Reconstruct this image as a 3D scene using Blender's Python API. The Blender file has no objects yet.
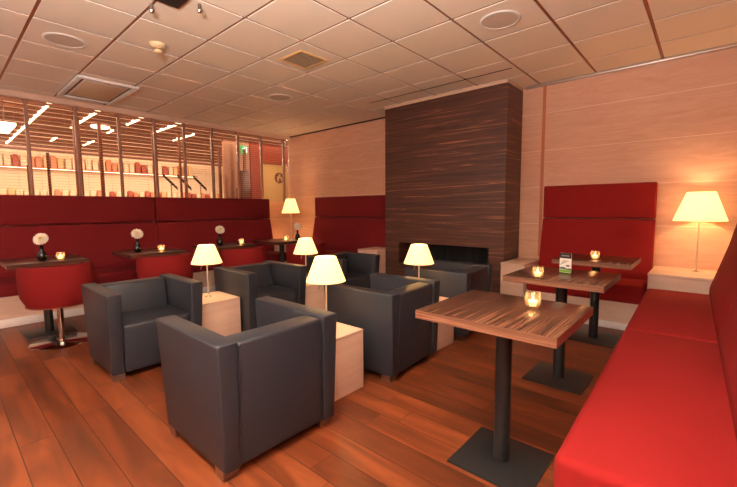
import bpy, bmesh, math, random
from mathutils import Vector, Matrix
random.seed(7)
C = bpy.context.scene.collection
PI = math.pi
CEIL, WX, WY, EX, NY = 2.726, -6.65, 5.07, 0.42, -2.4

# ---------------------------------------------------------------- materials
def mat(name):
    m = bpy.data.materials.new(name); m.use_nodes = True
    nt = m.node_tree; b = nt.nodes['Principled BSDF']
    return m, nt, b
def rgb(h):
    def f(c):
        c /= 255.0
        return c/12.92 if c <= .04045 else ((c+.055)/1.055)**2.4
    return (f(h[0]), f(h[1]), f(h[2]), 1)
def plain(name, col, rough=.5, metal=0, spec=.5, emit=None, es=0, alpha=None, trans=None):
    m, nt, b = mat(name)
    b.inputs['Base Color'].default_value = rgb(col)
    b.inputs['Roughness'].default_value = rough
    b.inputs['Metallic'].default_value = metal
    b.inputs['Specular IOR Level'].default_value = spec
    n = nt.nodes.new('ShaderNodeTexNoise'); n.inputs['Scale'].default_value = 40
    r = nt.nodes.new('ShaderNodeMapRange'); r.inputs[3].default_value = max(0, rough-.05); r.inputs[4].default_value = min(1, rough+.05)
    nt.links.new(n.outputs['Fac'], r.inputs[0]); nt.links.new(r.outputs[0], b.inputs['Roughness'])
    if emit:
        b.inputs['Emission Color'].default_value = rgb(emit); b.inputs['Emission Strength'].default_value = es
    if trans is not None:
        b.inputs['Transmission Weight'].default_value = trans
    return m
def grain(name, c1, c2, c3, scale, rough=.4, dist=1.5, bump=.02, detail=6, seams=None, spec=.5, ramp=(.3,.52,.72), coat=0):
    """streaky wood: noise stretched by `scale` in object coordinates; seams=(axis, offset, pitch, width, colour, blend)"""
    m, nt, b = mat(name); L = nt.links.new
    tc = nt.nodes.new('ShaderNodeTexCoord'); mp = nt.nodes.new('ShaderNodeMapping')
    mp.inputs['Scale'].default_value = scale
    L(tc.outputs['Object'], mp.inputs[0])
    n = nt.nodes.new('ShaderNodeTexNoise'); n.inputs['Scale'].default_value = 1; n.inputs['Detail'].default_value = detail
    n.inputs['Distortion'].default_value = dist; n.inputs['Roughness'].default_value = .62
    L(mp.outputs[0], n.inputs['Vector'])
    cr = nt.nodes.new('ShaderNodeValToRGB'); e = cr.color_ramp.elements
    e[0].position, e[0].color = ramp[0], rgb(c1); e[1].position, e[1].color = ramp[2], rgb(c3)
    k = e.new(ramp[1]); k.color = rgb(c2)
    L(n.outputs['Fac'], cr.inputs[0]); out = cr.outputs[0]
    if seams:
        for (ax, off, pitch, w, col) in seams:
            sx = nt.nodes.new('ShaderNodeSeparateXYZ'); L(tc.outputs['Object'], sx.inputs[0])
            a = nt.nodes.new('ShaderNodeMath'); a.operation = 'SUBTRACT'; a.inputs[1].default_value = off - pitch*40
            L(sx.outputs[ax], a.inputs[0])
            md = nt.nodes.new('ShaderNodeMath'); md.operation = 'MODULO'; md.inputs[1].default_value = pitch; L(a.outputs[0], md.inputs[0])
            lt = nt.nodes.new('ShaderNodeMath'); lt.operation = 'LESS_THAN'; lt.inputs[1].default_value = w; L(md.outputs[0], lt.inputs[0])
            mx = nt.nodes.new('ShaderNodeMix'); mx.data_type = 'RGBA'; mx.inputs[7].default_value = rgb(col)
            L(lt.outputs[0], mx.inputs[0]); L(out, mx.inputs[6]); out = mx.outputs[2]
    L(out, b.inputs['Base Color'])
    b.inputs['Roughness'].default_value = rough; b.inputs['Specular IOR Level'].default_value = spec
    b.inputs['Coat Weight'].default_value = coat; b.inputs['Coat Roughness'].default_value = .15
    bp = nt.nodes.new('ShaderNodeBump'); bp.inputs['Strength'].default_value = bump; bp.inputs['Distance'].default_value = .01
    L(n.outputs['Fac'], bp.inputs['Height']); L(bp.outputs[0], b.inputs['Normal'])
    return m
def cloth(name, c1, c2, fine=420, bump=.15, rough=.9, spec=.15, sheen=.0, big=2.5):
    m, nt, b = mat(name); L = nt.links.new
    tc = nt.nodes.new('ShaderNodeTexCoord')
    n = nt.nodes.new('ShaderNodeTexNoise'); n.inputs['Scale'].default_value = fine; n.inputs['Detail'].default_value = 3
    n2 = nt.nodes.new('ShaderNodeTexNoise'); n2.inputs['Scale'].default_value = big
    L(tc.outputs['Object'], n.inputs['Vector']); L(tc.outputs['Object'], n2.inputs['Vector'])
    mx = nt.nodes.new('ShaderNodeMix'); mx.data_type = 'RGBA'
    mx.inputs[6].default_value = rgb(c1); mx.inputs[7].default_value = rgb(c2)
    ad = nt.nodes.new('ShaderNodeMath'); ad.operation = 'MULTIPLY_ADD'; ad.inputs[1].default_value = .5; 
    L(n.outputs['Fac'], ad.inputs[0]); 
    h = nt.nodes.new('ShaderNodeMath'); h.operation = 'MULTIPLY'; h.inputs[1].default_value = .5; L(n2.outputs['Fac'], h.inputs[0]); L(h.outputs[0], ad.inputs[2])
    L(ad.outputs[0], mx.inputs[0]); L(mx.outputs[2], b.inputs['Base Color'])
    b.inputs['Roughness'].default_value = rough; b.inputs['Specular IOR Level'].default_value = spec
    b.inputs['Sheen Weight'].default_value = sheen
    bp = nt.nodes.new('ShaderNodeBump'); bp.inputs['Strength'].default_value = bump; bp.inputs['Distance'].default_value = .002
    L(n.outputs['Fac'], bp.inputs['Height']); L(bp.outputs[0], b.inputs['Normal'])
    return m

def floor_mat():
    m, nt, b = mat('jatoba_planks'); L = nt.links.new
    tc = nt.nodes.new('ShaderNodeTexCoord'); sx = nt.nodes.new('ShaderNodeSeparateXYZ'); L(tc.outputs['Object'], sx.inputs[0])
    W = .147
    def M(op, a, v=None, bb=None):
        q = nt.nodes.new('ShaderNodeMath'); q.operation = op
        if hasattr(a, 'links'): L(a, q.inputs[0])
        else: q.inputs[0].default_value = a
        if v is not None: q.inputs[1].default_value = v
        if bb is not None: L(bb, q.inputs[1])
        return q.outputs[0]
    ys = M('SUBTRACT', sx.outputs[1], .205-W*60); row = M('FLOOR', M('DIVIDE', ys, W)); fy = M('MODULO', ys, W)
    wn = nt.nodes.new('ShaderNodeTexWhiteNoise'); wn.noise_dimensions = '1D'; L(row, wn.inputs['W'])
    xs = M('ADD', M('ADD', sx.outputs[0], 40), None, M('MULTIPLY', wn.outputs['Value'], 1.6))
    col = M('FLOOR', M('DIVIDE', xs, 1.25)); fx = M('MODULO', xs, 1.25)
    cb = nt.nodes.new('ShaderNodeCombineXYZ'); L(row, cb.inputs[0]); L(col, cb.inputs[1])
    w2 = nt.nodes.new('ShaderNodeTexWhiteNoise'); w2.noise_dimensions = '2D'; L(cb.outputs[0], w2.inputs['Vector'])
    # grain
    mp = nt.nodes.new('ShaderNodeMapping'); mp.inputs['Scale'].default_value = (1.5, 9, 1); L(tc.outputs['Object'], mp.inputs[0])
    off = nt.nodes.new('ShaderNodeCombineXYZ'); L(M('MULTIPLY', w2.outputs['Value'], 37), off.inputs[0]); L(M('MULTIPLY', w2.outputs['Value'], 19), off.inputs[2]); L(off.outputs[0], mp.inputs['Location'])
    n = nt.nodes.new('ShaderNodeTexNoise'); n.inputs['Scale'].default_value = 1; n.inputs['Detail'].default_value = 7; n.inputs['Distortion'].default_value = .7
    L(mp.outputs[0], n.inputs['Vector'])
    cr = nt.nodes.new('ShaderNodeValToRGB'); e = cr.color_ramp.elements
    e[0].position, e[0].color = .3, rgb((74, 36, 19)); e[1].position, e[1].color = .72, rgb((138, 72, 39))
    k = e.new(.52); k.color = rgb((108, 52, 27))
    mixf = M('ADD', M('MULTIPLY', n.outputs['Fac'], .8), None, M('MULTIPLY', w2.outputs['Value'], .22)); L(mixf, cr.inputs[0])
    seam = M('LESS_THAN', fy, .0045)
    end = M('LESS_THAN', fx, .003)
    sm = M('MAXIMUM', seam, None, end)
    mx = nt.nodes.new('ShaderNodeMix'); mx.data_type = 'RGBA'; mx.inputs[7].default_value = rgb((48, 20, 12))
    L(sm, mx.inputs[0]); L(cr.outputs[0], mx.inputs[6]); L(mx.outputs[2], b.inputs['Base Color'])
    r = nt.nodes.new('ShaderNodeMapRange'); r.inputs[3].default_value = .3; r.inputs[4].default_value = .48; L(n.outputs['Fac'], r.inputs[0]); L(r.outputs[0], b.inputs['Roughness'])
    bp = nt.nodes.new('ShaderNodeBump'); bp.inputs['Strength'].default_value = .35; bp.inputs['Distance'].default_value = .003
    hh = M('SUBTRACT', M('MULTIPLY', n.outputs['Fac'], .25), None, sm); L(hh, bp.inputs['Height']); L(bp.outputs[0], b.inputs['Normal'])
    b.inputs['Specular IOR Level'].default_value = .4
    return m

FLOOR = floor_mat()
MAPLE = grain('pale_maple', (208,176,154), (216,186,166), (226,198,178), (1.6,1.6,14), .5, 1.2, .01)
WALLM = grain('maple_wall_panels', (204,154,126), (213,166,139), (223,180,154), (2.2,2.2,16), .48, 1.6, .01, seams=[(2,1.012,.452,.006,(236,208,186))], ramp=(.25,.5,.75))
MACW = grain('macassar_horizontal', (66,40,32), (88,54,42), (164,112,84), (.9,.9,26), .42, 1.0, .03, detail=4, ramp=(.38,.58,.74))
MACT = grain('macassar_table', (58,34,26), (84,52,38), (140,98,72), (62,.9,24), .24, .35, .01, detail=2, ramp=(.36,.54,.74), spec=.35)
MACE = grain('macassar_edge', (80,48,36), (112,74,55), (156,112,86), (1.6,1.6,90), .35, .5, .01, detail=3)
MACD = grain('dark_table_veneer', (48,26,22), (74,42,32), (110,66,48), (26,1.8,26), .3, .8, .01)
RED = cloth('red_wool', (120,22,23), (142,30,28))
REDW = cloth('deep_red_wool', (100,24,28), (124,32,36))
REDT = cloth('tub_red_wool', (104,20,22), (128,26,27))
LEATHER = cloth('charcoal_leather', (30,33,40), (41,44,52), fine=160, bump=.25, rough=.42, spec=.5, big=4)
TILE = cloth('ceiling_tile', (238,224,206), (244,232,216), fine=90, bump=.1, rough=.75, spec=.2)
BRONZE = plain('bronze_grid', (156,92,56), .4, .4)
BLACKM = plain('black_powder_coat', (26,26,28), .45)
STEEL = plain('brushed_steel', (176,168,160), .28, 1)
CHROME = plain('chrome', (210,200,190), .1, 1)
ALU = plain('aluminium_trim', (190,182,174), .35, .8)
WHITE = plain('white_paint', (236,234,232), .5)
CREAMP = plain('cream_plastic', (224,200,160), .45)
GRILLE = plain('grey_grille', (150,140,128), .6)
DARKV = plain('dark_void', (28,22,20), .8)
SHADOWG = plain('black_iron', (20,22,24), .5, .3)
VASE = plain('black_glazed_vase', (14,14,16), .12)
PETAL = plain('white_petal', (242,232,214), .7)
PETALC = plain('petal_centre', (214,190,110), .8)
STEM = plain('green_stem', (60,82,40), .6)
WAX = plain('glowing_wax', (244,226,196), .5, emit=(255,190,110), es=3.2)  # emission stands in for the flame's glow inside the wax
FLAME = plain('candle_flame', (255,220,150), .5, emit=(255,205,120), es=12)
FRAMEB = plain('rosewood_mullion', (168,126,110), .45, .1)
def glass_mat():
    m = bpy.data.materials.new('clear_glass'); m.use_nodes = True; nt = m.node_tree; nt.nodes.clear()
    o = nt.nodes.new('ShaderNodeOutputMaterial'); t = nt.nodes.new('ShaderNodeBsdfTransparent'); g = nt.nodes.new('ShaderNodeBsdfGlossy')
    g.inputs['Roughness'].default_value = .02; t.inputs['Color'].default_value = (.95,.93,.92,1)
    f = nt.nodes.new('ShaderNodeFresnel'); f.inputs['IOR'].default_value = 1.45; mx = nt.nodes.new('ShaderNodeMixShader')
    nt.links.new(f.outputs[0], mx.inputs[0]); nt.links.new(t.outputs[0], mx.inputs[1]); nt.links.new(g.outputs[0], mx.inputs[2]); nt.links.new(mx.outputs[0], o.inputs[0])
    return m
GLASS = glass_mat()
def cup_mat():
    m = glass_mat(); m.name = 'tealight_glass'; nt = m.node_tree
    o = [n for n in nt.nodes if n.type == 'OUTPUT_MATERIAL'][0]; src = o.inputs[0].links[0].from_socket
    tr = nt.nodes.new('ShaderNodeBsdfTranslucent'); tr.inputs[0].default_value = (1, .85, .7, 1); mx = nt.nodes.new('ShaderNodeMixShader'); mx.inputs[0].default_value = .12
    nt.links.new(src, mx.inputs[1]); nt.links.new(tr.outputs[0], mx.inputs[2]); nt.links.new(mx.outputs[0], o.inputs[0]); return m
CUP = cup_mat()
def shade_mat():
    m = bpy.data.materials.new('cream_lampshade'); m.use_nodes = True; nt = m.node_tree; nt.nodes.clear()
    o = nt.nodes.new('ShaderNodeOutputMaterial'); d = nt.nodes.new('ShaderNodeBsdfDiffuse'); t = nt.nodes.new('ShaderNodeBsdfTranslucent')
    d.inputs[0].default_value = rgb((250,236,204)); t.inputs[0].default_value = rgb((255,238,205))
    n = nt.nodes.new('ShaderNodeTexNoise'); n.inputs['Scale'].default_value = 60
    e = nt.nodes.new('ShaderNodeEmission'); e.inputs[0].default_value = rgb((255,226,165)); e.inputs[1].default_value = SHADE_E
    m1 = nt.nodes.new('ShaderNodeMixShader'); a = nt.nodes.new('ShaderNodeAddShader'); m1.inputs[0].default_value = .5
    nt.links.new(d.outputs[0], m1.inputs[1]); nt.links.new(t.outputs[0], m1.inputs[2]); nt.links.new(m1.outputs[0], a.inputs[0]); nt.links.new(e.outputs[0], a.inputs[1]); nt.links.new(a.outputs[0], o.inputs[0])
    return m
SHADE_E = .6
SHADE = shade_mat()

# ---------------------------------------------------------------- mesh helpers
def bx(bm, x0, x1, y0, y1, z0, z1, bev=0, seg=2):
    t = bmesh.new(); bmesh.ops.create_cube(t, size=1)
    for v in t.verts:
        v.co = Vector(((x0+x1)/2+v.co.x*(x1-x0), (y0+y1)/2+v.co.y*(y1-y0), (z0+z1)/2+v.co.z*(z1-z0)))
    fin(bm, t, bev, seg)
def fin(bm, t, bev=0, seg=2, smooth=False):
    if bev: bmesh.ops.bevel(t, geom=t.edges[:], offset=bev, segments=seg, profile=.5, affect='EDGES', clamp_overlap=True)
    bmesh.ops.recalc_face_normals(t, faces=t.faces[:])
    if bev or smooth:
        for f in t.faces: f.smooth = True
    me = bpy.data.meshes.new('tmp'); t.to_mesh(me); t.free(); bm.from_mesh(me); bpy.data.meshes.remove(me)
def prism(bm, poly, a, b, axis='y', bev=0, seg=2):
    """poly in the two other axes (x,z for y; y,z for x; x,y for z)"""
    t = bmesh.new()
    def P(p, w): return {'y': (p[0], w, p[1]), 'x': (w, p[0], p[1]), 'z': (p[0], p[1], w)}[axis]
    v0 = [t.verts.new(P(p, a)) for p in poly]; v1 = [t.verts.new(P(p, b)) for p in poly]
    t.faces.new(v0); t.faces.new(v1[::-1]); n = len(poly)
    for i in range(n): t.faces.new((v0[i], v1[i], v1[(i+1) % n], v0[(i+1) % n]))
    fin(bm, t, bev, seg)
def hexa(bm, pts, bev=0, seg=2):
    """8 corner points: bottom four then top four"""
    t = bmesh.new(); v = [t.verts.new(p) for p in pts]
    for f in ((0,1,2,3), (7,6,5,4), (0,4,5,1), (1,5,6,2), (2,6,7,3), (3,7,4,0)): t.faces.new([v[i] for i in f])
    fin(bm, t, bev, seg)
def lathe(bm, prof, n=32, c=(0,0), cap=True):
    t = bmesh.new(); rings = []
    for r, z in prof:
        rings.append([t.verts.new((c[0]+r*math.cos(2*PI*i/n), c[1]+r*math.sin(2*PI*i/n), z)) for i in range(n)])
    for a, b in zip(rings, rings[1:]):
        for i in range(n): t.faces.new((a[i], a[(i+1) % n], b[(i+1) % n], b[i]))
    if cap:
        t.faces.new(rings[0][::-1]); t.faces.new(rings[-1])
    fin(bm, t, smooth=True)
def tube(bm, p, q, r, n=12, r2=None):
    p, q = Vector(p), Vector(q); d = (q-p); L = d.length
    t = bmesh.new(); bmesh.ops.create_cone(t, cap_ends=True, segments=n, radius1=r, radius2=r if r2 is None else r2, depth=L)
    M = Matrix.Translation((p+q)/2) @ d.to_track_quat('Z', 'Y').to_matrix().to_4x4(); bmesh.ops.transform(t, matrix=M, verts=t.verts)
    fin(bm, t, smooth=True)
def obj(name, bm, m, parent=None, label=None):
    me = bpy.data.meshes.new(name); bm.to_mesh(me); bm.free()
    for x in (m if isinstance(m, (list, tuple)) else [m]): me.materials.append(x)
    try: me.set_sharp_from_angle(angle=math.radians(38))
    except Exception: pass
    o = bpy.data.objects.new(name, me); C.objects.link(o)
    if parent: o.parent = parent
    if label: o['label'] = label
    return o
def one(name, m, parent, fn, *a, label=None, **k):
    b = bmesh.new(); fn(b, *a, **k); return obj(name, b, m, parent, label)
def thing(name, label, cat, loc=(0,0,0), rz=0, group=None):
    o = bpy.data.objects.new(name, None); C.objects.link(o); o.empty_display_size = .1
    o.location = loc; o.rotation_euler = (0,0,rz); o['label'] = label; o['category'] = cat
    if group: o['group'] = group
    return o
def tag(o, label, cat, group=None, kind=None):
    o['label'] = label; o['category'] = cat
    if group: o['group'] = group
    if kind: o['kind'] = kind
    return o
def struct(name, m, fn, *a, parent=None, **k):
    o = one(name, m, parent, fn, *a, **k)
    if not parent: o['kind'] = 'structure'
    return o
def copy_tree(o, parent=None):
    c = o.copy(); C.objects.link(c); c.parent = parent
    for ch in [x for x in C.objects if x.parent == o]: copy_tree(ch, c)
    return c
def again(o, label, loc=None, rz=None):
    c = copy_tree(o); c['label'] = label; c.scale = (1, 1, 1)
    if loc is not None: c.location = loc
    if rz is not None: c.rotation_euler = (0,0,rz)
    return c

# ---------------------------------------------------------------- the room
struct('floor', FLOOR, bx, WX-.1, EX+.1, NY-.1, WY+.1, -.1, 0)
struct('wall_back', WALLM, bx, WX-.1, EX+.1, WY, WY+.1, 0, CEIL+.06)
struct('wall_right', WALLM, bx, EX, EX+.1, NY, WY, 0, CEIL+.06)
struct('wall_front', WALLM, bx, WX-.1, EX+.1, NY-.1, NY, 0, CEIL+.06)
# left wall: sill-high wall, lintel, glass between
b = bmesh.new(); bx(b, WX-.1, WX, NY, WY, 0, 1.37); bx(b, WX, -6.17, NY, 4.12, 0, 1.36)
w = obj('wall_left', b, WALLM); w['kind'] = 'structure'
struct('trim_1', MAPLE, bx, WX-.06, WX+.01, NY, WY, 2.655, CEIL+.02)      # lintel
# ceiling: bronze backing and the tiles with their open joints
struct('ceiling', BRONZE, bx, WX-.1, EX+.1, NY-.1, WY+.1, CEIL+.009, CEIL+.1)
b = bmesh.new(); X0, Y0, TX, TY = -4.034, .6208, .6, .5639
skip = []
for i in range(-6, 9):
    for j in range(-6, 9):
        x0, x1 = X0+j*TX, X0+(j+1)*TX; y0, y1 = Y0+i*TY, Y0+(i+1)*TY
        g = .013
        x0, x1, y0, y1 = max(x0+g, WX), min(x1-g, EX), max(y0+g, NY), min(y1-g, WY)
        if x1-x0 < .03 or y1-y0 < .03: continue
        bx(b, x0, x1, y0, y1, CEIL, CEIL+.008)
o = obj('ceiling_tiles', b, TILE); o['kind'] = 'structure'; o.name = 'ceiling_tile_field'
struct('trim_2', ALU, bx, -1.81, EX, WY-.035, WY, CEIL-.03, CEIL, bev=.004)
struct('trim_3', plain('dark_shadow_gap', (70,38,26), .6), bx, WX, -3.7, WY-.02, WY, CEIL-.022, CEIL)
struct('trim_4', plain('orange_joint', (188,112,74), .5), bx, -1.60, -1.565, WY-.006, WY, .6, CEIL-.03)
struct('trim_5', plain('dark_slot', (60,34,24), .6), bx, -3.72, -1.68, 4.26, 4.275, CEIL-.003, CEIL+.01)
struct('baseboard_left', WHITE, bx, -5.47, -5.44, -.4, 4.14, 0, .085, bev=.004)
struct('baseboard_back', WHITE, bx, -1.55, -.40, 4.44, 4.465, 0, .07, bev=.004)

# fireplace column clad in dark veneer
FP = thing('fireplace', 'tall dark striped veneer chimney breast with a black recess near the floor', 'fireplace', (-2.757, WY-.004, 0))
fx0, fx1, fy = -3.70+2.757, -1.845+2.757, 4.585-WY
b = bmesh.new(); ox0, ox1, oz0, oz1 = -3.444+2.757, -2.04+2.757, .40, .715
bx(b, fx0, ox0, fy, 0, 0, 2.685); bx(b, ox1, fx1, fy, 0, 0, 2.685); bx(b, ox0, ox1, fy, 0, 0, oz0); bx(b, ox0, ox1, fy, 0, oz1, 2.685)
obj('veneer_cladding', b, MACW, FP)
b = bmesh.new(); bx(b, ox0, ox1, -.2, -.02, oz0, oz1)
obj('recess_back', b, SHADOWG, FP)
b = bmesh.new()
for k in range(29):
    x = ox0+.03+k*(ox1-ox0-.06)/28; tube(b, (x, -.215, oz0), (x, -.215, oz1), .012, 8)
obj('ribbed_screen', b, SHADOWG, FP)
one('cornice_board', plain('pale_cornice', (206,176,150), .5), FP, bx, fx0-.01, fx1, fy-.01, 0, 2.686, CEIL-.002, bev=.003)

# ---------------------------------------------------------------- banquettes
def bench(name, label, W, seat_d, back_t, mat_, loc, rz, zs=.46, ztop=1.475, zsplit=1.09, under=.30, bottom=True, flare=.1, seat_w=None, group=None):
    """local: wall plane y=0, seat towards -y, width along x from 0 to W"""
    t = thing(name, label, 'bench', loc, rz, group); SW = seat_w or W
    g = .004
    prof = [(0, zs-.05), (-(back_t+flare), zs-.05), (-(back_t+flare), zs+.06), (-(back_t+flare*.72), zs+.2), (-(back_t+flare*.3), zs+.42), (-back_t, zsplit-.006), (0, zsplit-.006)]
    def P(bm): prism(bm, prof, g, W-g, axis='x', bev=.010, seg=2)
    one('backrest', mat_, t, P)
    def Q(bm): prism(bm, [(0, zsplit+.006), (-(back_t-.004), zsplit+.006), (-(back_t-.004), ztop), (0, ztop)], g, W-g, axis='x', bev=.014, seg=3)
    one('headrest', mat_, t, Q)
    one('seat', mat_, t, bx, g, SW-g, -(back_t+flare+seat_d), -(back_t+flare)+.02, under, zs, bev=.03, seg=4)
    one('plinth', MAPLE, t, bx, .001, SW-.001, -(back_t+flare+seat_d)+.02, -.001, 0, under+.004)
    return t
# local x -> world; back benches rz=0
bench('banquette', 'tall red upholstered banquette against the back wall, right of the dark chimney breast', 1.12, .42, .10, RED, (-1.53, WY-.001, 0), 0, under=.27)
bench('banquette', 'tall dark red upholstered banquette against the back wall, left of the dark chimney breast', 2.02, .42, .10, REDW, (-5.80, WY-.001, 0), 0, ztop=1.44, zsplit=1.06, seat_w=1.66)
# left row (facing +x): local -y -> +x : rz = +90deg ; local x -> world y
for i, (y0, W) in enumerate(((.24, 1.92), (2.165, 1.955))):
    bench('banquette', ['deep red banquette below the slatted glass, left one, behind the first two flower vases', 'deep red banquette below the slatted glass, right one, ending beside the corner lamp'][i],
          W, .50, .12, REDW, (-6.169, y0, 0), PI/2, ztop=1.405, zsplit=1.045, under=.32, group='banquettes under the glass screen')
# right row (facing -x): local -y -> -x : rz = -90deg ; local x -> -world y
bench('banquette', 'bright red banquette at the right edge, nearest one with the big empty seat', 1.64, .44, .10, RED, (.321, 2.863, 0), -PI/2+.0245, flare=.14, under=.22)
bench('banquette', 'bright red banquette at the right edge, far one reaching the corner lamp box', 1.565, .44, .10, RED, (.283, 4.430, 0), -PI/2+.0245, flare=.14, under=.22)

# maple corner boxes
def corner_box(label, x0, x1, y0, y1, z):
    t = thing('storage_box', label, 'box', ((x0+x1)/2, (y0+y1)/2, 0))
    w, d = (x1-x0)/2, (y1-y0)/2
    one('top_panel', MAPLE, t, bx, -w, w, -d, d, z-.025, z, bev=.002)
    one('carcass', MAPLE, t, bx, -w+.003, w-.003, -d+.003, d-.003, 0, z-.027, bev=.002)
    return t
corner_box('maple box in the right back corner, carrying the large lamp', -.40, EX-.003, 4.445, WY-.003, .59)
corner_box('small maple box between the dark chimney breast and the right back banquette', -1.825, -1.545, 4.44, WY-.003, .568)
corner_box('maple box left of the dark chimney breast, mostly hidden behind an armchair', -4.12, -3.72, 4.40, 4.845, .585)
corner_box('maple box in the left back corner, carrying a glowing lamp', WX+.003, -5.815, 4.16, WY-.003, .59)

# ---------------------------------------------------------------- leather armchairs (local: faces +x)
def armchair(label):
    t = thing('armchair', label, 'armchair', group='cube armchairs')
    hl, hw, H, a = .328, .342, .636, .10
    for s in (-1, 1):
        yo, yb, yi = s*hw, s*(hw-.022), s*(hw-a)
        ys = lambda o, i: (o, i) if s > 0 else (i, o)
        pts = [(-hl+.01, yi, .045), (hl-.035, yi, .045), (hl-.035, yb, .045), (-hl+.01, yb, .045), (-hl, yi, H), (hl, yi, H), (hl, yo, H), (-hl, yo, H)]
        b = bmesh.new(); hexa(b, pts, .011, 3)
        obj('armrest', b, LEATHER, t)
    iy = hw-a-.002
    b = bmesh.new(); prism(b, [(-hl+.012, .05), (-hl+.16, .05), (-hl+.19, .38), (-hl+.15, H-.012), (-hl+.012, H-.012)], -iy, iy, axis='y', bev=.016, seg=3)
    obj('backrest', b, LEATHER, t)
    b = bmesh.new(); bx(b, -hl+.195, hl-.025, -iy, iy, .05, .395, bev=.018, seg=3)
    obj('seat', b, LEATHER, t)
    for s in (-1, 1):
        b = bmesh.new(); tube(b, (-hl+.013, s*(hw-a), .06), (-hl+.0, s*(hw-a), H-.02), .0035, 6); obj('back_piping', b, LEATHER, t)
    for sx in (-1, 1):
        for sy in (-1, 1):
            b = bmesh.new(); x0 = sx*(hl-.04) ; y0 = sy*(hw-.027)
            bx(b, min(x0, x0-sx*.075), max(x0, x0-sx*.075), min(y0, y0-sy*.006), max(y0, y0-sy*.006), 0, .05)
            bx(b, min(x0, x0-sx*.006), max(x0, x0-sx*.006), min(y0, y0-sy*.075), max(y0, y0-sy*.075), 0, .05)
            bx(b, min(x0-sx*.006, x0-sx*.07), max(x0-sx*.006, x0-sx*.07), min(y0-sy*.006, y0-sy*.07), max(y0-sy*.006, y0-sy*.07), 0.001, .04)
            obj('leg', b, STEEL, t)
    return t
ch = armchair('charcoal leather cube armchair nearest the camera, seen from behind')
ch.location = (-1.860, 1.104, 0); ch.rotation_euler.z = PI
ch.scale = (1.03, 1.035, 1.008)
again(ch, 'charcoal leather cube armchair beside the leftmost red tub chair, open towards the camera', (-3.385, 1.080, 0), 0)
again(ch, 'charcoal leather cube armchair seen from behind, its corner beside the nearest striped table', (-1.912, 2.335, 0), PI+math.radians(3))
again(ch, 'charcoal leather cube armchair behind the leftmost small maple table, in the middle of the lounge', (-3.415, 2.19, 0), 0)
again(ch, 'charcoal leather cube armchair in front of the chimney breast recess, farthest on the right', (-1.94, 3.43, 0), PI+math.radians(5))
again(ch, 'charcoal leather cube armchair farthest back, mostly hidden behind two glowing lampshades', (-3.42, 3.385, 0), 0)

# maple cube tables
def cube_table(label, x, y, s=.415, h=.405):
    t = thing('cube_table', label, 'side table', (x, y, 0), 0, 'maple cube side tables')
    one('top_panel', MAPLE, t, bx, -s/2, s/2, -s/2, s/2, h-.02, h, bev=.0015)
    one('side_panels', MAPLE, t, bx, -s/2+.001, s/2-.001, -s/2+.001, s/2-.001, 0, h-.021, bev=.0015)
    return t
ct = cube_table('small maple cube table between the two nearest armchairs seen from behind', -1.92, 1.672, .415)
for lab, x, y in (('small maple cube table with a lamp, between the two left armchairs', -3.44, 1.635),
                  ('small maple cube table under the lamp in the far left armchair row', -3.36, 2.76),
                  ('small maple cube table under the lamp in front of the chimney breast', -1.88, 2.875)):
    again(ct, lab, (x, y, 0)).scale = (1, .87 if y > 2.8 else 1, 1)

# ---------------------------------------------------------------- lamps
def lamp(label, loc, zb, zt, rb, rt, pole_r=.005, power=5, pull=True, name='table_lamp', group='small cone table lamps'):
    t = thing(name, label, 'lamp', loc, 0, group)
    b = bmesh.new(); lathe(b, [(.0045, 0), (.030, 0), (.030, .004), (.012, .008), (.008, .016), (.003, .016)], 24)
    obj('base', b, CHROME, t)
    one('pole', plain('lamp_pole', (226,214,196), .3, .3), t, tube, (0, 0, .012), (0, 0, zt-.05), pole_r)
    b = bmesh.new(); lathe(b, [(rb, zb), (rt, zt), (rt-.003, zt), (rb-.003, zb)], 48, cap=False)
    t2 = obj('lamp_shade', b, SHADE, t)
    b = bmesh.new()
    for k in range(3): a = k*2*PI/3; tube(b, (0, 0, zt-.03), ((rt-.002)*math.cos(a), (rt-.002)*math.sin(a), zt-.012), .0015, 6)
    obj('shade_holder', b, STEEL, t)
    if pull:
        b = bmesh.new(); tube(b, (.02, -.03, zb+.03), (-.015, -.05, zb-.035), .0022, 6); tube(b, (-.015, -.05, zb-.035), (-.018, -.052, zb-.055), .004, 8)
        obj('dimmer_stick', b, STEEL, t)
    li = bpy.data.lights.new('lamp_bulb', 'POINT'); li.energy = power; li.color = (1, .60, .28); li.shadow_soft_size = .035
    lo = bpy.data.objects.new('lamp_bulb', li); C.objects.link(lo); lo.parent = t; lo.location = (0, 0, zb+.66*(zt-zb))
    return t
lm = lamp('small glowing lamp with cream cone shade on the left maple cube table', (-3.48, 1.66, .405), .318, .487, .137, .072, power=7)
again(lm, 'small glowing lamp with cream cone shade just behind the nearest armchair', (-1.96, 1.77, .405))
again(lm, 'small glowing lamp with cream cone shade behind the middle armchair, half hidden by its armrest', (-3.37, 2.745, .405))
again(lm, 'small glowing lamp with cream cone shade in front of the dark chimney breast', (-1.945, 2.89, .405))
lamp('large glowing lamp with wide cream shade on the maple box in the right corner', (-.06, 4.85, .59), .49, .765, .205, .108, .007, power=14, pull=False, group='large corner lamps')
lamp('glowing lamp with cream shade on the maple box in the left back corner', (-6.15, 4.66, .59), .55, .83, .175, .088, .007, power=17, pull=False, group='large corner lamps')

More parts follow.
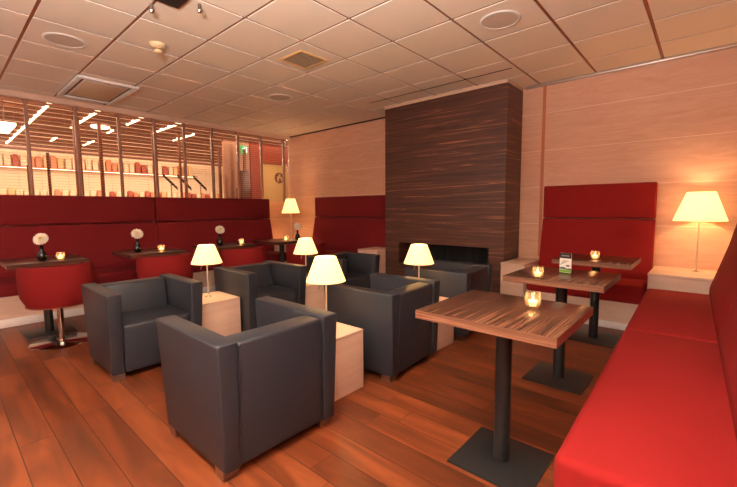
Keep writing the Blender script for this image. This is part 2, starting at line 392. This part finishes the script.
# ---------------------------------------------------------------- pedestal tables
def table(label, x, y, sx, sy, h, top, group, pole=.037, base=.38):
    t = thing('pedestal_table', label, 'table', (x, y, 0), 0, group)
    one('tabletop', top, t, bx, -sx/2, sx/2, -sy/2, sy/2, h-.04, h, bev=.002)
    b = bmesh.new(); e_ = .0015; X_, Y_ = sx/2+e_, sy/2+e_
    for (x0, x1, y0, y1) in ((-X_, X_, -Y_, -sy/2-.0001), (-X_, X_, sy/2+.0001, Y_), (-X_, -sx/2-.0001, -sy/2, sy/2), (sx/2+.0001, X_, -sy/2, sy/2)): bx(b, x0, x1, y0, y1, h-.0395, h-.0015)
    obj('edge_band', b, MACE if top is MACT else MACD, t)
    one('pole', BLACKM, t, lathe, [(pole, .008), (pole, h-.042)], 28)
    one('base_plate', BLACKM, t, bx, -base/2, base/2, -base/2, base/2, 0, .01, bev=.003)
    one('mounting_plate', BLACKM, t, bx, -.12, .12, -.12, .12, h-.048, h-.0405)
    return t
table('striped dark wood bistro table nearest the camera, square top on a black pole', -.69, 1.745, .61, .58, .75, MACT, 'striped bistro tables beside the right banquette')
table('striped dark wood bistro table in the middle, carrying the small info card', -.745, 2.895, .61, .58, .75, MACT, 'striped bistro tables beside the right banquette')
table('striped dark wood bistro table farthest back, in front of the right back banquette', -.745, 4.0, .60, .58, .75, MACT, 'striped bistro tables beside the right banquette')
LT = [(-4.93, .70), (-4.93, 1.665), (-4.93, 2.62), (-4.95, 3.56)]
lt_lab = ['dark bistro table at the far left behind the leftmost red tub chair', 'dark bistro table with a flower vase behind the second red tub chair',
          'dark bistro table with a flower vase behind the third red tub chair', 'dark bistro table near the corner lamp']
for (x, y), lab in zip(LT, lt_lab): table(lab, x, y, .62, .60, .74, MACD, 'dark bistro tables along the left banquettes')

# ---------------------------------------------------------------- red tub chairs (local: open towards -x)
def tub(label, loc, rz=0):
    t = thing('tub_chair', label, 'chair', loc, rz, 'red tub chairs')
    R, n, a0 = .278, 30, math.radians(118)
    b = bmesh.new(); tt = bmesh.new(); rings = []
    for i in range(n+1):
        a = -a0 + 2*a0*i/n; k = abs(a)/a0
        top = .735-.02*k*k; bot = .365
        sec = [(R-.055, .42), (R-.06, top-.02), (R-.045, top), (R-.012, top), (R, top-.02), (R+.004, .58), (R-.008, .45), (R-.05, bot-.005)]
        rings.append([tt.verts.new((r*math.cos(a)+.0, r*math.sin(a), z)) for r, z in sec])
    m = len(rings[0])
    for p, q in zip(rings, rings[1:]):
        for j in range(m): tt.faces.new((p[j], q[j], q[(j+1) % m], p[(j+1) % m]))
    tt.faces.new(rings[0][::-1]); tt.faces.new(rings[-1]); fin(b, tt, smooth=True)
    obj('barrel_back', b, REDT, t)
    b = bmesh.new(); lathe(b, [(.10, .41), (.215, .42), (.222, .44), (.222, .47), (.20, .485), (.0, .49)][:-1], 40)
    obj('seat', b, REDT, t)
    b = bmesh.new(); lathe(b, [(.05, .335), (.19, .352), (.240, .360), (.240, .368), (.05, .40)], 40)
    obj('seat_pan', b, plain('brown_seat_shell', (120,62,40), .4), t)
    b = bmesh.new(); lathe(b, [(.025, .01), (.025, .336)], 24)
    obj('pole', b, CHROME, t)
    b = bmesh.new(); lathe(b, [(.238, 0), (.242, .003), (.238, .006), (.05, .008), (.03, .016), (.026, .03)], 48)
    obj('base_disc', b, CHROME, t)
    return t
tb = tub('red tub chair on a steel disc base, leftmost, its back to the camera', (-4.47, .72, 0))
again(tb, 'red tub chair behind the left armchair, second from the left', (-4.47, 1.665, 0))
again(tb, 'red tub chair behind the lit lamp, third from the left', (-4.47, 2.62, 0))
again(tb, 'red tub chair nearest the left back corner, beside a lampshade', (-4.37, 3.56, 0), rz=math.radians(-8))

# ---------------------------------------------------------------- small things on tables
def vase(label, loc, tilt=0, s=1):
    t = thing('flower_vase', label, 'vase', loc, random.uniform(-.9, .2), 'black vases with a white flower')
    b = bmesh.new(); lathe(b, [(.022, 0), (.034, .012), (.040, .04), (.033, .072), (.017, .10), (.013, .13), (.018, .15), (.014, .15), (.009, .13)], 28)
    obj('vase_body', b, VASE, t)
    f = bmesh.new(); tube(f, (0, 0, .10), (.012, .004, .205), .003, 8)
    for k in range(3):
        a = k*2.1+.4; prism(f, [(0, 0), (.035*math.cos(a)+.004, .035*math.sin(a)), (.05*math.cos(a), .05*math.sin(a)+.004), (.03*math.cos(a)-.004, .03*math.sin(a)+.006)], .168+.004*k, .171+.004*k, axis='z')
    obj('stem', f, STEM, t)
    b = bmesh.new(); c = Vector((.014, .004, .215))
    for layer, (np_, rr, el, off) in enumerate(((16, .062, -.12, 0), (15, .056, .18, .2), (13, .047, .5, .1), (10, .034, .9, .3), (7, .022, 1.2, 0))):
        for k in range(np_):
            a = k*2*PI/np_+off+random.uniform(-.06, .06); e = el+random.uniform(-.08, .08)
            d = Vector((math.cos(a)*math.cos(e), math.sin(a)*math.cos(e), math.sin(e))); s_ = Vector((-math.sin(a), math.cos(a), 0))
            n_ = d.cross(s_)
            w = rr*.17+.002
            tt = bmesh.new(); pts = [(0, .25), (.35, .8), (.75, 1), (.95, .6), (1.03, .1)]
            L_ = [c+d*rr*u+s_*w*v+n_*(-.006*math.sin(u*3)) for u, v in pts]; R_ = [c+d*rr*u-s_*w*v+n_*(-.006*math.sin(u*3)) for u, v in pts]
            lv = [tt.verts.new(p) for p in L_]; rv = [tt.verts.new(p) for p in R_]
            lb = [tt.verts.new(p+n_*.0016) for p in L_]; rb_ = [tt.verts.new(p+n_*.0016) for p in R_]
            for i in range(4):
                tt.faces.new((lv[i], lv[i+1], rv[i+1], rv[i])); tt.faces.new((lb[i], rb_[i], rb_[i+1], lb[i+1]))
                tt.faces.new((lv[i], lb[i], lb[i+1], lv[i+1])); tt.faces.new((rv[i], rv[i+1], rb_[i+1], rb_[i]))
            fin(b, tt, smooth=True)
    RM = Matrix.Translation(c) @ Matrix.Rotation(math.radians(58), 4, 'Y') @ Matrix.Translation(-c)
    bmesh.ops.transform(b, matrix=RM, verts=b.verts)
    fl = obj('flower', b, PETAL, t)
    b = bmesh.new(); bmesh.ops.create_icosphere(b, subdivisions=2, radius=.012, matrix=RM @ Matrix.Translation(c+Vector((0, 0, .016))))
    obj('flower_centre', b, PETALC, fl)
    return t
vase('black vase with a white bloom, leftmost of the flower vases, above the first tub chair', (-4.76, .665, .74))
vase('black vase with a white bloom, second from the left, above the left armchair', (-4.86, 1.52, .74))
vase('black vase with a white bloom behind the left small lamp and third from the left', (-4.88, 2.52, .74))
vase('black vase with a pale bloom right below the corner lamp', (-4.78, 3.74, .74))

def candle(label, loc, power=.5):
    t = thing('tealight', label, 'candle', loc, 0, 'glowing glass tealights')
    b = bmesh.new(); lathe(b, [(.022, 0), (.031, .008), (.036, .03), (.037, .05), (.033, .075), (.030, .075), (.034, .05), (.032, .028), (.026, .012), (.0, .010)][:-1]+[(.004, .010)], 32)
    obj('glass_cup', b, CUP, t)
    b = bmesh.new(); lathe(b, [(.024, .0125), (.027, .030), (.025, .034), (.003, .032)], 24)
    obj('candle_wax', b, WAX, t)
    b = bmesh.new(); lathe(b, [(.0015, .031), (.005, .038), (.0045, .046), (.0008, .060)], 14)
    obj('flame', b, FLAME, t)
    li = bpy.data.lights.new('candle_light', 'POINT'); li.energy = power; li.color = (1, .5, .18); li.shadow_soft_size = .008
    lo = bpy.data.objects.new('candle_light', li); C.objects.link(lo); lo.parent = t; lo.location = (0, 0, .045)
    return t
cd = candle('lit tealight in a round glass on the nearest striped table', (-.595, 1.835, .75))
for lab, x, y, z in (('lit tealight in a round glass on the middle striped table, left of the info card', -.835, 2.66, .75),
                     ('lit tealight in a round glass on the farthest striped table', -.745, 3.93, .75),
                     ('lit tealight beside the leftmost flower vase', -4.74, .80, .74),
                     ('lit tealight beside the second flower vase from the left', -4.78, 1.745, .74),
                     ('lit tealight beside the third flower vase from the left', -4.82, 2.80, .74),
                     ('lit tealight on the dark table under the corner lamp', -4.84, 3.56, .74)):
    again(cd, lab, (x, y, z))

# info card on table 2
t = thing('table_card', 'small upright printed info card, black, white and green, on the middle striped table', 'card', (-.742, 2.955, .75), math.radians(-12))
one('holder', plain('card_acrylic', (60,58,54), .2), t, bx, -.043, .043, -.01, .012, 0, .006)
b = bmesh.new(); bx(b, -.041, .041, -.003, .003, .005, .145, bev=.001); obj('card_panel', b, plain('card_white', (226,226,220), .5), t)
one('header_band', plain('card_black', (28,28,26), .5), t, bx, -.041, .041, -.0042, -.003, .108, .145)
b = bmesh.new()
for k in range(9): bx(b, -.028+.0063*k, -.0235+.0063*k, -.005, -.0042, .122, .130)
obj('header_text', b, plain('card_grey', (150,150,146), .5), t)
one('green_band', plain('card_green', (110,160,50), .5), t, bx, -.041, .041, -.0042, -.003, .008, .026)
b = bmesh.new(); prism(b, [(-.041, .030), (.041, .026), (.041, .040), (.01, .036), (-.01, .046), (-.041, .042)], -.0042, -.003, axis='y')
for k in range(5): bx(b, -.034+.004*k, -.028+.013*k, -.004, -.003, .060+.007*k, .063+.007*k)
bx(b, .006, .030, -.004, -.003, .050, .062)
obj('picture_print', b, plain('card_print', (84,92,104), .5), t)

# ---------------------------------------------------------------- ceiling fixtures
def speaker(label, x, y):
    t = thing('ceiling_speaker', label, 'speaker', (x, y, CEIL), 0, 'round ceiling speakers')
    one('ring', WHITE, t, lathe, [(.155, 0), (.158, -.004), (.150, -.009), (.140, -.009), (.138, -.004), (.138, 0)], 48, cap=False)
    b = bmesh.new(); lathe(b, [(.139, 0), (.139, -.006), (.05, -.008), (.01, -.008)], 48); obj('grille', b, plain('speaker_mesh', (206,192,176), .7), t)
speaker('round white ceiling speaker near the left edge above the glass screen', -4.37, .89)
speaker('round white ceiling speaker in the middle of the ceiling, behind the square vent', -4.42, 3.22)
speaker('round white ceiling speaker at the top right, in front of the chimney breast', -1.345, 3.14)
t = thing('smoke_detector', 'small cream smoke detector hanging from the ceiling at upper left', 'smoke detector', (-3.85, 1.47, CEIL))
one('mounting_base', CREAMP, t, lathe, [(.066, 0), (.066, -.012), (.055, -.03), (.036, -.042), (.01, -.042)], 32)
one('sensor_neck', plain('sensor_brown', (150,110,60), .5), t, lathe, [(.03, -.042), (.03, -.055), (.01, -.055)], 24)
one('sensor_cap', CREAMP, t, lathe, [(.034, -.055), (.036, -.062), (.034, -.078), (.02, -.083), (.003, -.083)], 24)
def vent(label, x, y, s=.17, fr=None):
    t = thing('ceiling_vent', label, 'vent', (x, y, CEIL), 0, 'square ceiling vents')
    b = bmesh.new()
    for a, c_ in (((-s, s, -s, -s+.02)), (0,)) if False else []: pass
    for (x0, x1, y0, y1) in ((-s, s, -s, -s+.018), (-s, s, s-.018, s), (-s, -s+.018, -s+.018, s-.018), (s-.018, s, -s+.018, s-.018)): bx(b, x0, x1, y0, y1, -.012, 0, bev=.002)
    obj('frame', b, fr or plain('vent_frame', (232,196,130), .3, .4), t)
    b = bmesh.new(); q = s-.019
    for k in range(13):
        y_ = -q+.006+k*(2*q-.012)/12; bx(b, -q, q, y_-.007, y_+.004, -.008, -.003)
    obj('louvres', b, plain('vent_louvre', (176,156,130), .5), t)
    one('backing', plain('vent_back', (110,90,68), .7), t, bx, -q, q, -q, q, -.0025, -.0005)
    return t
vent('square ceiling vent with a bright frame in the middle of the ceiling', -3.16, 2.60)
t = thing('ceiling_projector_plate', 'black square fixture with two metal clips at the top edge of the ceiling', 'light fixture', (-2.85, 1.125, CEIL))
one('black_plate', DARKV, t, bx, -.19, .19, -.19, .19, -.02, 0, bev=.004, label='black plate')
b = bmesh.new()
for (x0, x1, y0, y1) in ((-.205, .205, -.205, -.19), (-.205, .205, .19, .205), (-.205, -.19, -.19, .19), (.19, .205, -.19, .19)): bx(b, x0, x1, y0, y1, -.012, 0)
obj('frame', b, BRONZE, t)
for sx, sy in ((-.30, .05), (-.04, .285)):
    b = bmesh.new(); tube(b, (sx, sy, 0), (sx, sy, -.045), .012, 10); tube(b, (sx, sy, -.045), (sx, sy, -.06), .02, 10, .014); obj('clip', b, STEEL, t)
t = thing('ceiling_cassette', 'rectangular white air conditioning cassette in the ceiling above the glass screen', 'air conditioner', (-5.86, 1.485, CEIL))
hx, hy = .53, .31
b = bmesh.new()
for (x0, x1, y0, y1) in ((-hx, hx, -hy, -hy+.05), (-hx, hx, hy-.05, hy), (-hx, -hx+.05, -hy+.05, hy-.05), (hx-.05, hx, -hy+.05, hy-.05)): bx(b, x0, x1, y0, y1, -.03, 0, bev=.006)
obj('frame', b, WHITE, t)
one('intake_rim', WHITE, t, bx, -hx+.11, hx-.11, -hy+.085, hy-.085, -.018, -.002, bev=.002)
one('intake_panel', plain('cassette_panel', (216,196,168), .5), t, bx, -hx+.13, hx-.13, -hy+.10, hy-.10, -.024, -.002, bev=.003)
b = bmesh.new()
for (x0, x1, y0, y1) in ((-hx+.06, hx-.06, -hy+.065, -hy+.085), (-hx+.06, hx-.06, hy-.085, hy-.065), (-hx+.065, -hx+.1, -hy+.1, hy-.1), (hx-.1, hx-.065, -hy+.1, hy-.1)): bx(b, x0, x1, y0, y1, -.012, -.002)
obj('air_flap', b, plain('flap_shadow', (120,92,70), .5), t)

# ---------------------------------------------------------------- glass screen with blinds
MY = [.385, .89, 1.412, 1.933, 2.429, 2.885, 3.37, 3.87, 4.37, 4.90]
ys = [-.15]+MY+[WY-.02]
for i, y in enumerate(MY):
    t = tag(one('mullion', FRAMEB, None, bx, WX-.05, WX+.005, y-.018, y+.018, 1.372, 2.654, bev=.002), 'slim upright post of the glass screen', 'post', 'glass screen posts')
lab_ = ['first', 'second', 'third', 'fourth', 'fifth', 'sixth', 'seventh', 'eighth', 'ninth', 'tenth', 'eleventh']
for k, o_ in enumerate([o for o in C.objects if o.name.startswith('mullion')]):
    o_['label'] = 'slim brown upright post of the glass screen, %s from the left' % lab_[k]
SLAT = plain('blind_slat', (214,160,128), .5)
for i in range(len(ys)-1):
    y0, y1 = ys[i]+.02, ys[i+1]-.02
    n = i+1
    o = struct('window_%d' % n, GLASS, bx, WX-.03, WX-.024, y0-.001, y1+.001, 1.373, 2.653)
    t = thing('venetian_blind', 'open horizontal slatted blind in the %s glass pane from the left' % lab_[i], 'blind', (WX-.085, (y0+y1)/2, 1.374), 0, 'open blinds behind the glass screen')
    h = (y1-y0)/2
    b = bmesh.new()
    for k in range(32): bx(b, -.007, .007, -h, h, .02+k*.038, .0235+k*.038)
    obj('slats', b, SLAT, t)
    one('headrail', SLAT, t, bx, -.015, .015, -h, h, 1.25, 1.279)
    b = bmesh.new(); [tube(b, (0, s*h*.6, .0), (0, s*h*.6, 1.25), .0015, 6) for s in (-1, 1)]; obj('ladder_cord', b, SLAT, t)

# ---------------------------------------------------------------- hall beyond the glass
FY0, FY1, FX = -.5, 14.5, -15.5
struct('floor_hall', plain('hall_floor', (170,130,100), .5), bx, FX-.1, WX-.12, FY0, FY1, -.1, 0)
struct('wall_hall_end', plain('hall_wall', (232,208,180), .6), bx, FX-.1, FX, FY0, FY1, 0, 3.3)
struct('wall_hall_left', plain('hall_wall_side', (206,160,124), .6), bx, FX, WX-.12, FY0-.1, FY0, 0, 3.3)
struct('wall_hall_right', plain('hall_wall_grey', (180,132,110), .6), bx, FX, WX-.12, FY1, FY1+.1, 0, 3.3)
struct('ceiling_hall', plain('hall_plenum', (226,186,154), .6), bx, FX, WX-.12, FY0, FY1, 3.3, 3.35)
b = bmesh.new(); x = -6.95
while x > -15.0:
    p_ = .36*(abs(x)/8)**1.5
    bx(b, x-.5*p_, x, FY0+.02, FY1-.02, 2.95, 2.98); x -= p_
o = obj('ceiling_hall_slats', b, plain('hall_slat', (124,74,60), .6)); o['kind'] = 'structure'
TUBE = plain('fluorescent_tube', (255,240,220), .5, emit=(255,226,180), es=7)
SEG = [('longest tube light, leftmost in the slatted hall ceiling', -8.05, -13.6, 1.385), ('tube light in the hall ceiling beside the third post of the screen', -7.97, -10.1, 2.05),
       ('short distant tube light in the hall ceiling between the first and second posts', -11.7, -12.4, 2.08), ('tube light in the hall ceiling left of the fourth post', -8.06, -8.95, 2.745),
       ('tiny tube light in the hall ceiling near the third post, below the round downlight', -9.82, -10.2, 2.73), ('tube light in the hall ceiling just right of the fourth post', -7.99, -9.25, 3.42),
       ('tube light in the hall ceiling right of the fifth post', -9.0, -10.15, 4.12), ('tiny far tube light in the hall ceiling near the second post', -11.6, -12.6, 2.8)]
tl = one('tube_light', TUBE, None, bx, -.5, .5, -.018, .018, -.012, .033, bev=.004)
for s_ in (-.4, .4): one('hanger_rod', STEEL, tl, tube, (s_, 0, .03), (s_, 0, .352), .004, 6)
for k, (lab, xa, xb, y) in enumerate(SEG):
    c = tl if k == 0 else copy_tree(tl)
    c.location = ((xa+xb)/2, y, 2.946); c.scale = (xa-xb, 1, 1); tag(c, lab, 'lamp', 'tube lights in the hall beyond the glass')
b = bmesh.new(); lathe(b, [(.16, 0), (.17, -.02), (.15, -.035), (.02, -.04)], 28)
o = tag(obj('downlight', b, TUBE), 'round bright downlight on the hall ceiling between the second and third posts', 'lamp'); o.location = (-9.5, 2.42, 2.946)
b = bmesh.new(); bx(b, -.45, .45, -.12, .12, -.05, 0, bev=.01)
o = tag(obj('panel_light', b, TUBE), 'bright white light panel at the left edge beyond the glass', 'lamp'); o.location = (-8.4, .82, 2.55)
b = bmesh.new()
for s in (-.3, .3): tube(b, (s, 0, 0), (s, 0, .40), .008, 8)
obj('hanger', b, STEEL, o)

# shop shelves far behind: two long shelves with goods
def shelf(label, y0, y1, z, d=.35):
    t = thing('display_shelf', label, 'shelf', (FX+.02, (y0+y1)/2, z), 0, 'long display shelves in the hall')
    h = (y1-y0)/2
    one('shelf_board', plain('shelf_wood', (170,96,62), .5), t, bx, 0, d, -h, h, -.03, 0)
    one('light_strip', TUBE, t, bx, d-.06, d-.04, -h+.05, h-.05, -.045, -.032)
    return t
shelf('upper long display shelf on the far wall of the hall', .9, 7.0, 2.52)
shelf('lower long display shelf on the far wall of the hall', .9, 10.2, 1.56)
GOODS = [plain('goods_red', (176,76,58), .5), plain('goods_cream', (240,216,186), .5), plain('goods_orange', (214,140,104), .5), plain('goods_amber', (232,190,140), .5)]
protos = []
for m in GOODS:
    b = bmesh.new(); bx(b, -.07, .07, -.07, .07, 0, .30, bev=.008); bx(b, -.072, .072, -.05, .05, .30, .33, bev=.008)
    protos.append(obj('carton', b, m))
first = set()
def goods(y, z, shelfname, hs):
    k = random.choice((0, 1, 1, 2, 3, 1)); p = protos[k]
    if k in first: p = p.copy(); C.objects.link(p)
    first.add(k); p.location = (FX+.2, y, z); p.scale = (1, 1, hs)
    tag(p, 'small carton on the %s far shelf of the hall, %s' % (shelfname, ['red', 'cream', 'orange', 'amber'][k]), 'carton', '%s cartons on the %s hall shelf' % (['red', 'cream', 'orange', 'amber'][k], shelfname))
y = 1.0
while y < 6.9: goods(y, 2.521, 'upper', random.uniform(.85, 1.2)); y += random.uniform(.165, .2)
y = 1.0
while y < 10.1: goods(y, 1.561, 'lower', random.uniform(.8, 1.05)); y += random.uniform(.165, .2)
for k, p in enumerate(protos):
    if k not in first: bpy.data.objects.remove(p)
# slim posts standing in the hall
POSTM = plain('hall_post', (120,62,40), .5)
for k, (px_, y, h, r) in enumerate(((-8.5, 1.37, 2.2, .02), (-9.0, 1.90, 2.93, .05), (-9.0, 2.27, 2.93, .028), (-9.0, 3.23, 2.93, .02), (-9.0, 3.78, 2.93, .02), (-9.0, 4.72, 2.7, .028), (-8.7, 5.22, 2.7, .028), (-8.2, 1.08, 1.95, .03))):
    b = bmesh.new(); bx(b, -r, r, -r, r, 0, h); bx(b, -r*2, r*2, -r*2, r*2, 0, .02)
    o = tag(obj('hall_post', b, POSTM), 'slim dark post standing in the hall beyond the glass, %s from the left' % lab_[(1, 2, 3, 4, 5, 6, 7, 0)[k]], 'post', 'slim posts in the hall'); o.location = (px_, y, 0)
# three tilted dark menu boards in the hall
for k, y in enumerate((3.66, 3.99, 4.37)):
    t = thing('tilted_board', 'slanted dark board beyond the glass, %s of three' % ('left', 'middle', 'right')[k], 'board', (-9.6, y, 0), 0, 'slanted boards in the hall')
    b = bmesh.new(); hexa(b, [(-.02, -.03, 2.0), (.02, -.03, 2.0), (.02, .28, 1.70), (-.02, .28, 1.70), (-.02, -.03, 2.06), (.02, -.03, 2.06), (.02, .28, 1.76), (-.02, .28, 1.76)])
    obj('board', b, DARKV, t)
    one('stand', STEEL, t, tube, (0, .14, 0), (0, .14, 1.85), .012)
# red-brown portal, cream panel with a round emblem, grey panels and the exit sign
PORT = plain('portal_redbrown', (150,62,44), .5)
b = bmesh.new(); bx(b, -9.1, -8.95, 5.55, 5.90, 0, 2.95); bx(b, -9.1, -8.95, 5.90, 7.6, 2.44, 2.95)
tag(obj('portal_frame', b, PORT), 'red brown portal frame beyond the right end of the glass screen', 'frame')
b = bmesh.new(); bx(b, -9.05, -9.0, 5.905, 7.6, 0, 2.435)
o = tag(obj('cream_panel', b, plain('cream_panel', (226,186,120), .6)), 'cream wall panel with a round emblem inside the red brown portal', 'panel')
b = bmesh.new(); lathe(b, [(.15, 0), (.15, .01), (.01, .01)], 32)
for v in b.verts: v.co = Vector((-9.0+v.co.z, 6.45+v.co.y, 2.08+v.co.x))
em = obj('emblem_disc', b, plain('emblem_brown', (104,60,36), .5), o)
b = bmesh.new()
prism(b, [(-.07,-.10),(-.03,-.10),(-.02,.0),(.05,-.02),(.05,-.08),(.09,-.08),(.08,.02),(.02,.05),(.04,.1),(-.01,.11),(-.04,.04),(-.09,.02),(-.08,-.01)], -8.989, -8.984, axis='x')
for v in b.verts: v.co.y += 6.45; v.co.z += 2.08
obj('emblem_figure', b, plain('emblem_cream', (220,180,120), .5), em)
b = bmesh.new(); bx(b, -9.1, -9.0, 4.85, 5.545, 0, 2.94)
tag(obj('grey_panel', b, plain('grey_panel', (186,140,118), .6)), 'plain grey pink panel left of the red brown portal', 'panel')
b = bmesh.new(); bx(b, -8.6, -8.45, 4.93, 5.18, 0, 2.15, bev=.02); bx(b, -8.62, -8.43, 4.9, 5.2, 1.35, 1.75, bev=.02)
tag(obj('tall_cabinet', b, plain('dark_cabinet', (92,48,36), .5)), 'dark tall cabinet in front of the red brown portal beyond the glass', 'cabinet')
t = thing('exit_sign', 'small green lit emergency exit sign beyond the glass', 'sign', (-8.9, 5.33, 2.62))
one('sign_box', plain('exit_green', (30,150,80), .5, emit=(60,200,110), es=.9), t, bx, -.02, .02, -.085, .085, 0, .2, bev=.004)
b = bmesh.new()
for (y0, y1, z0, z1) in ((-.005, .02, .145, .168), (-.02, .015, .09, .14), (-.05, -.02, .115, .13), (.015, .04, .1, .115), (-.045, -.02, .04, .06), (-.02, -.005, .04, .09), (.005, .02, .06, .09), (.02, .04, .05, .065), (.05, .075, .03, .17)): bx(b, .02, .024, y0, y1, z0, z1)
obj('running_figure', b, plain('exit_white', (240,250,240), .5, emit=(240,255,240), es=1.5), t)
one('bracket', STEEL, t, tube, (0, 0, .2), (0, 0, .33), .008)

# ---------------------------------------------------------------- light
def area(name, loc, size, power, col, rot=(0,0,0), sy=None):
    li = bpy.data.lights.new(name, 'AREA'); li.energy = power; li.color = col; li.size = size
    if sy: li.shape = 'RECTANGLE'; li.size_y = sy
    o = bpy.data.objects.new(name, li); C.objects.link(o); o.location = loc; o.rotation_euler = rot; return o
def pt(name, loc, power, col, r=.1):
    li = bpy.data.lights.new(name, 'POINT'); li.energy = power; li.color = col; li.shadow_soft_size = r
    o = bpy.data.objects.new(name, li); C.objects.link(o); o.location = loc; return o
WARM = (1, .98, .95)
pt('photo_flash', (.05, -.35, 1.75), 30, (1, 1, .99), .12)
area('bounce_flash', (-.7, -.2, 1.95), .35, 350, (1, .99, .945), (PI, 0, 0))
pt('room_fill', (-2.6, -1.6, 1.9), 50, WARM, .35)  # unseen fill added behind the camera, not a fixture of the room
pt('room_fill', (-5.2, -1.4, 1.9), 25, WARM, .35)  # second added fill, farther left and weaker
area('hall_light', (-10.5, 3.5, 2.9), 4, 260, (1, .72, .45), (0,0,0), 8)
area('shop_light', (-13.6, 4.0, 2.9), 1.5, 230, (1, .80, .55), (0, math.radians(50), 0), 8)
area('plenum_light', (-10.8, 6.5, 3.0), 8, 420, (1, .80, .6), (PI, 0, 0), 13)
pt('hall_fill', (-7.7, 5.8, 2.3), 55, (1, .72, .5), .15)  # added fill to brighten the panels at the hall's right end, no fixture
w = bpy.data.worlds.new('World'); bpy.context.scene.world = w; w.use_nodes = True
w.node_tree.nodes['Background'].inputs[0].default_value = (1, .8, .65, 1); w.node_tree.nodes['Background'].inputs[1].default_value = .1

# ---------------------------------------------------------------- camera
F, yaw, pitch, roll = 383.78, -.7238, -.0910, .0067
cy, sy, cp, sp = math.cos(yaw), math.sin(yaw), math.cos(pitch), math.sin(pitch)
f = Vector((sy*cp, cy*cp, sp)); r = Vector((cy, -sy, 0)); d = f.cross(r)
r2 = r*math.cos(roll)+d*math.sin(roll); d2 = -r*math.sin(roll)+d*math.cos(roll)
cam = bpy.data.cameras.new('camera'); co = bpy.data.objects.new('camera', cam); C.objects.link(co)
cam.sensor_fit = 'HORIZONTAL'; cam.sensor_width = 36; cam.lens = F*36/737; cam.clip_start = .02; cam.clip_end = 100
M = Matrix((( r2.x, -d2.x, -f.x, 0), (r2.y, -d2.y, -f.y, 0), (r2.z, -d2.z, -f.z, 1.22), (0,0,0,1)))
co.matrix_world = M
s = bpy.context.scene; s.camera = co
s.view_settings.view_transform = 'Standard'; s.view_settings.look = 'None'; s.view_settings.gamma = 1; s.view_settings.exposure = 0
try: s.view_settings.use_curve_mapping = False
except Exception: pass
